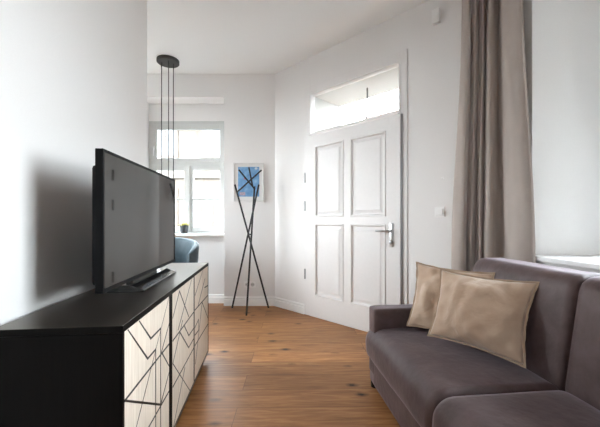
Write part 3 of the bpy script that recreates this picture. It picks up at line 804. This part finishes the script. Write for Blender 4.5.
# ------------------------------------------------------------------ throw pillows
def pillow(label, bl, br, tl, tr, tf, tb, seed):
    bl, br, tl, tr = map(Vector, (bl, br, tl, tr))
    o = (bl+br)/2
    nrm = (br-bl).cross(tl-bl).normalized()                # out of the visible face
    n = 34
    def mid(u, v):                                         # bilinear with hollowed sides: the corners stay as ears
        uu, vv = u*2-1, v*2-1
        hu = 0.075*(1-abs(vv)**2.0); hv = 0.065*(1-abs(uu)**2.0)
        u2 = 0.5 + 0.5*uu*(1-hu*abs(uu)**2*1.4); v2 = 0.5 + 0.5*vv*(1-hv*abs(vv)**2*1.4)
        p = bl*(1-u2)*(1-v2) + br*u2*(1-v2) + tl*(1-u2)*v2 + tr*u2*v2
        return p - o
    def puff(u, v):
        uu, vv = abs(u*2-1), abs(v*2-1)
        e = max(0.0, (1-uu**2.6)*(1-vv**2.6))
        return e**0.72
    b = bm_new()
    for side, tk in ((1, tf), (-1, tb)):
        g = []
        for j in range(n+1):
            row = []
            for i in range(n+1):
                u, v = i/n, j/n
                p = mid(u, v); w = puff(u, v)
                uu, vv = u*2-1, v*2-1
                cr = noise.noise(Vector((u*4.2+seed, v*2.6, seed)))*0.026 + noise.noise(Vector((u*8+seed, v*6-seed, side)))*0.016
                # creases running in from the top corners and the side seams
                cr += 0.014*math.sin((uu*5.0+vv*9.0)+seed*2)*math.exp(-((abs(uu)-0.9)**2+(vv-0.55)**2)*5)
                cr += 0.011*math.sin(uu*17+seed)*max(0.0, vv)**3*(1-abs(uu)**4)
                p = p + nrm*side*(tk*w + cr*min(1.0, w*1.6))
                row.append(b.verts.new(p))
            g.append(row)
        for j in range(n):
            for i in range(n):
                b.faces.new((g[j][i], g[j][i+1], g[j+1][i+1], g[j+1][i]))
    bmesh.ops.remove_doubles(b, verts=b.verts[:], dist=0.0004)
    ob = obj('throw_pillow', b, M['pillow'], loc=o, smooth=180)
    tag(ob, label, 'pillow', 'beige cushions on the sofa')
    # flat frayed flange around the seam
    b = bm_new()
    ring = [(i/n, 0) for i in range(n)] + [(1, j/n) for j in range(n)] + [(1-i/n, 1) for i in range(n)] + [(0, 1-j/n) for j in range(n)]
    cen = mid(0.5, 0.5); R = []
    for k, (u, v) in enumerate(ring):
        p = mid(u, v)
        ax = ((br-bl)+(tr-tl)).normalized(); ay = ((tl-bl)+(tr-br)).normalized()
        uu, vv = u*2-1, v*2-1
        d = ax*(uu if abs(uu) > 0.999 else 0) + ay*(vv if abs(vv) > 0.999 else 0)
        jit = 0.0015*noise.noise(Vector((k*0.7, seed, 0))) + nrm.z*0
        d = d*(0.008+jit)
        wob = nrm*0.003*math.sin(k*0.9+seed)
        ins = p + (cen-p).normalized()*0.004
        R.append([b.verts.new(q) for q in (ins+nrm*0.0025, p+d+wob+nrm*0.0015, p+d+wob-nrm*0.0015, ins-nrm*0.0025)])
    for k in range(len(R)):
        a, c = R[k], R[(k+1) % len(R)]
        for q in range(4): b.faces.new((a[q], c[q], c[(q+1) % 4], a[(q+1) % 4]))
    fl = obj('flange', b, M['pillow_edge'], ob, smooth=60); fl['label'] = 'darker tan frayed edge'
    return ob

pillow('beige cushion in front, facing the room, leaning on the other cushion', (0.765, 1.90, 0.468), (1.050, 1.497, 0.466), (0.869, 1.972, 0.845), (1.178, 1.585, 0.838), 0.088, 0.030, 1.3)
pillow('beige cushion tucked behind the front cushion at the sofa arm', (0.700, 2.085, 0.466), (1.040, 1.735, 0.470), (0.810, 2.215, 0.853), (1.135, 1.875, 0.836), 0.036, 0.055, 4.7)

# ------------------------------------------------------------------ curtain
def catmull(P, k):
    out = []
    for i in range(len(P)-1):
        p0 = P[max(i-1, 0)]; p1 = P[i]; p2 = P[i+1]; p3 = P[min(i+2, len(P)-1)]
        for j in range(k):
            t_ = j/k
            out.append(0.5*((2*p1) + (p2-p0)*t_ + (2*p0-5*p1+4*p2-p3)*t_*t_ + (3*p1-p0-3*p2+p3)*t_**3))
    out.append(P[-1]); return out
def plan(L): return [Vector(((x-300)/F*y, y, 0)) for x, y in L]
CB = [(456, 2.64), (451.5, 2.57), (457, 2.50), (463, 2.475), (467, 2.52), (471, 2.475), (475, 2.515), (479, 2.45), (483, 2.49), (486, 2.42), (492, 2.40), (496, 2.44), (499.5, 2.435), (503.5, 2.395), (506.5, 2.32), (510, 2.25), (516, 2.185), (524, 2.15), (533, 2.13), (535, 2.10)]
CT = [(466, 2.60), (462, 2.55), (465, 2.50), (469, 2.48), (472, 2.52), (476, 2.475), (479, 2.51), (483, 2.455), (486, 2.49), (489, 2.43), (494, 2.42), (497.5, 2.45), (499, 2.445), (500, 2.42), (501, 2.38), (502.5, 2.31), (507, 2.25), (514, 2.21), (520, 2.19), (522, 2.17)]
cb_, ct_ = catmull(plan(CB), 9), catmull(plan(CT), 9)
rows = 40; b = bm_new(); g = []
org = Vector((1.35, 2.35, 0))
for r in range(rows+1):
    f = r/rows; z = 0.02 + (H-0.024)*f
    k = min(1.0, max(0.0, (z-0.9)/1.9)); k = k*k*(3-2*k)*0.65 + k*0.35
    row = []
    for i, (p, q) in enumerate(zip(cb_, ct_)):
        c = p.lerp(q, k)
        w_ = 0.006*math.sin(i*0.16+z*1.7)*math.sin(z*2.1+i*0.05)
        row.append(b.verts.new((c.x+w_-org.x, c.y+w_*0.6-org.y, z)))
    g.append(row)
for r in range(rows):
    for i in range(len(g[0])-1): b.faces.new((g[r][i], g[r][i+1], g[r+1][i+1], g[r+1][i]))
tag(obj('curtain', b, M['curtain'], loc=org, smooth=180, solid=0.004), 'long taupe curtain gathered in folds in the corner beside the window', 'curtain')

# ------------------------------------------------------------------ blue armchair behind the sideboard
ac = thing('armchair', 'petrol blue velvet tub armchair behind the sideboard under the window', 'armchair', (-1.585, 3.70, 0), math.radians(108))
def arc_shell(name, r0, r1, a0, a1, ztop, z0, n=40, m=14, lean=0.06):
    """upholstered curved back: thick, rounded top edge; ztop(t) over the arc"""
    b = bm_new(); rings = []
    for i in range(n+1):
        t_ = i/n; a = math.radians(a0+(a1-a0)*t_); zt = ztop(t_); rm = (r0+r1)/2; th = (r1-r0)/2
        prof = []
        ends = min(1.0, max(0.15, math.sin(PI*min(max(t_, 0.0), 1.0))*5))
        thk = th*min(1.0, 0.35+0.65*ends)
        prof.append((rm-thk*0.9, z0)); prof.append((rm-thk, z0+0.05)); prof.append((rm-thk, zt-thk))
        for k in range(1, 8):
            q = PI*k/8; prof.append((rm-thk*math.cos(q), zt-thk+thk*math.sin(q)))
        prof.append((rm+thk, zt-thk)); prof.append((rm+thk, z0+0.05)); prof.append((rm+thk*0.9, z0))
        ring = []
        for rr, z in prof:
            r_ = rr + lean*(z-z0)
            ring.append(b.verts.new((r_*math.cos(a), r_*math.sin(a), z)))
        rings.append(ring)
    for x, y in zip(rings[:-1], rings[1:]):
        for k in range(len(x)): b.faces.new((x[k], x[(k+1) % len(x)], y[(k+1) % len(x)], y[k]))
    b.faces.new(rings[0]); b.faces.new(rings[-1][::-1])
    return obj(name, b, M['blue'], ac, smooth=60)
arc_shell('backrest', 0.285, 0.365, -128, 128, lambda t_: 0.84 + 0.095*max(0.0, math.sin(PI*t_))**1.2 - 0.07*max(0.0, 1-5*min(t_, 1-t_))**2, 0.24)
b = bm_new(); lathe(b, [(0, 0.24), (0.27, 0.24), (0.285, 0.27), (0.285, 0.41), (0.26, 0.45), (0.15, 0.465), (0, 0.468)], 40); obj('seat', b, M['blue'], ac, smooth=50)
for a in (45, 135, 225, 315):
    x, y = 0.24*math.cos(math.radians(a)), 0.24*math.sin(math.radians(a))
    b = bm_new(); tube(b, [(x*1.12, y*1.12, 0), (x, y, 0.25)], [0.012, 0.02], 10); obj('leg', b, M['leg_wood'], ac, smooth=50)

# ------------------------------------------------------------------ potted plant on the sill
pp = thing('potted_plant', 'small dark pot with a yellow green plant on the window sill', 'plant', (-1.60, 4.42, 0.965))
b = bm_new(); lathe(b, [(0, 0), (0.042, 0), (0.046, 0.005), (0.056, 0.10), (0.058, 0.105), (0.058, 0.115), (0.050, 0.115), (0.048, 0.095), (0, 0.095)], 28); obj('pot', b, M['pot'], pp, smooth=40)
b = bm_new(); lathe(b, [(0, 0.094), (0.0475, 0.094), (0.03, 0.102), (0, 0.104)], 20); obj('soil', b, M['soil'], pp)
b = bm_new()
for k in range(70):
    a = random.uniform(0, 2*PI); el = random.uniform(0.1, 1.0); ln = random.uniform(0.045, 0.07)
    p0 = Vector((random.uniform(-.03, .03), random.uniform(-.03, .03), 0.10))
    dr = Vector((math.cos(a)*(1-el*0.6), math.sin(a)*(1-el*0.6), el*0.75)).normalized()
    sd = dr.cross(Vector((0, 0, 1))); sd = sd.normalized() if sd.length > 0.01 else Vector((1, 0, 0))
    up = sd.cross(dr)
    ps = [p0, p0+dr*ln*0.5+sd*0.009, p0+dr*ln, p0+dr*ln*0.5-sd*0.009]
    lo = [b.verts.new(q-up*0.0008) for q in ps]; hi = [b.verts.new(q+up*0.0012) for q in ps]
    b.faces.new(lo[::-1]); b.faces.new(hi)
    for q in range(4): b.faces.new((lo[q], lo[(q+1) % 4], hi[(q+1) % 4], hi[q]))
obj('foliage', b, M['flower'], pp)

# ------------------------------------------------------------------ outside: street and houses
b = bm_new(); quad_box(b, -60, 60, -40, 80, -0.6, -0.5); struct('ground', b, M['paving'])
def house(name, label, loc, rz, w_, h_, dep, cols, rws, roof=True):
    t = thing(name, label, 'building', loc, rz)
    b = bm_new(); quad_box(b, -w_/2, w_/2, 0, dep, 0, h_); obj('facade', b, M['facade'], t)
    b = bm_new()
    for r in range(rws): quad_box(b, -w_/2-0.1, w_/2+0.1, -0.12, 0, 0.4+r*3.2, 0.58+r*3.2)
    quad_box(b, -w_/2-0.3, w_/2+0.3, -0.35, 0, h_-0.3, h_); obj('cornice', b, M['facade'], t)
    for r in range(rws):
        for c in range(cols):
            x = -w_/2 + w_*(c+0.5)/cols; z = 1.35 + r*3.2
            b = bm_new()
            for a in ((x-0.62, x-0.5, z, z+1.8), (x+0.5, x+0.62, z, z+1.8), (x-0.5, x+0.5, z, z+0.1), (x-0.5, x+0.5, z+1.7, z+1.8), (x-0.04, x+0.04, z+0.1, z+1.7)):
                quad_box(b, a[0], a[1], -0.06, 0.0, a[2], a[3])
            f = obj('window_frame', b, M['brown'], t)
            b = bm_new(); quad_box(b, x-0.52, x+0.52, -0.03, 0.0, z+0.08, z+1.72); obj('window_pane', b, M['pane_dark'], f)
    if roof:
        b = bm_new()
        A = [b.verts.new(p) for p in ((-w_/2-.4, -.5, h_), (-w_/2-.4, dep+.5, h_), (-w_/2-.4, dep/2, h_+2.4))]
        B = [b.verts.new(p) for p in ((w_/2+.4, -.5, h_), (w_/2+.4, dep+.5, h_), (w_/2+.4, dep/2, h_+2.4))]
        b.faces.new(A); b.faces.new(B[::-1])
        for k in range(3): b.faces.new((A[k], A[(k+1) % 3], B[(k+1) % 3], B[k]))
        obj('roof', b, M['red_roof'], t)
    return t
house('apartment_house', 'pale sunlit house across the street seen through the far window', (-5.2, 15.0, -0.5), 0, 9, 6.4, 6, 4, 2)
house('town_house', 'house with red roof seen through the fanlight above the door', (8.2, 14.5, -0.5), math.radians(-40), 14, 6.2, 6, 5, 2)

house('added_shading_wing', 'unseen house wing added to shade the niche of the sofa window', (3.6, -4.6, -0.5), math.radians(-90), 10, 10.0, 6, 4, 3)  # added out of view to cut the skylight on the niche reveal

# ------------------------------------------------------------------ daylight
w = bpy.data.worlds.new('World'); S.world = w; w.use_nodes = True
nt = w.node_tree; nt.nodes.clear()
out = nt.nodes.new('ShaderNodeOutputWorld'); bg = nt.nodes.new('ShaderNodeBackground')
tc = nt.nodes.new('ShaderNodeTexCoord'); sp = nt.nodes.new('ShaderNodeSeparateXYZ')
nt.links.new(tc.outputs['Generated'], sp.inputs[0])
r = ramp(nt, [(0.0, (0.75, 0.74, 0.72)), (0.5, (0.91, 0.95, 0.99)), (1.0, (0.78, 0.89, 1.0))])
mr = nt.nodes.new('ShaderNodeMapRange'); mr.inputs['From Min'].default_value = -1
nt.links.new(sp.outputs['Z'], mr.inputs['Value']); nt.links.new(mr.outputs[0], r.inputs['Fac'])
nt.links.new(r.outputs['Color'], bg.inputs['Color']); bg.inputs['Strength'].default_value = 36.5
nt.links.new(bg.outputs[0], out.inputs['Surface'])

def portal(name, loc, direction, sx, sy):
    l = bpy.data.lights.new(name, 'AREA'); l.shape = 'RECTANGLE'; l.size = sx; l.size_y = sy
    l.cycles.is_portal = True
    o = bpy.data.objects.new(name, l); C.objects.link(o); o.location = loc
    o.rotation_euler = Vector(direction).to_track_quat('-Z', 'Y').to_euler()
portal('daylight_far_window', ((WX0+WX1)/2, YW+0.2, 1.76), (0, -1, 0), 1.05, 1.6)
for (y0, y1) in NICHES:
    ym = (y0+y1)/2
    portal('daylight_side_window', (rx(ym)+0.80, ym, 1.87), (-0.995, -0.0995, 0), y1-y0, 1.95)
portal('daylight_added_alcove_window', (-3.56, (AY0+AY1)/2, 1.87), (1, 0, 0), AY1-AY0+0.05, AZ1-AZ0+0.05)
portal('daylight_added_back_window', ((BX0+BX1)/2, YB-0.30, 1.85), (0, 1, 0), BX1-BX0, BZ1-BZ0+0.05)
px, py = wl((TG0+TG1)/2, TH+0.02)
portal('daylight_fanlight', (px, py, DZ/2), (-N.x, -N.y, 0), 1.3, DZ+0.1)

# ------------------------------------------------------------------ camera and view
cam = bpy.data.cameras.new('Camera'); co = bpy.data.objects.new('Camera', cam); C.objects.link(co)
co.location = (0, 0, 1.15); co.rotation_euler = (PI/2, 0, 0)
cam.sensor_width = 36.0; cam.lens = 320/600*36; cam.shift_y = 6.5/600; cam.clip_start = 0.05
S.camera = co
S.view_settings.view_transform = 'Standard'; S.view_settings.look = 'None'
S.view_settings.exposure = 0.0; S.view_settings.gamma = 1.0; S.view_settings.use_curve_mapping = False
S.cycles.use_denoising = True
S.cycles.max_bounces = 14; S.cycles.diffuse_bounces = 8; S.cycles.glossy_bounces = 6; S.cycles.transparent_max_bounces = 16
S.cycles.sample_clamp_indirect = 20.0
S.cycles.caustics_reflective = False; S.cycles.caustics_refractive = False
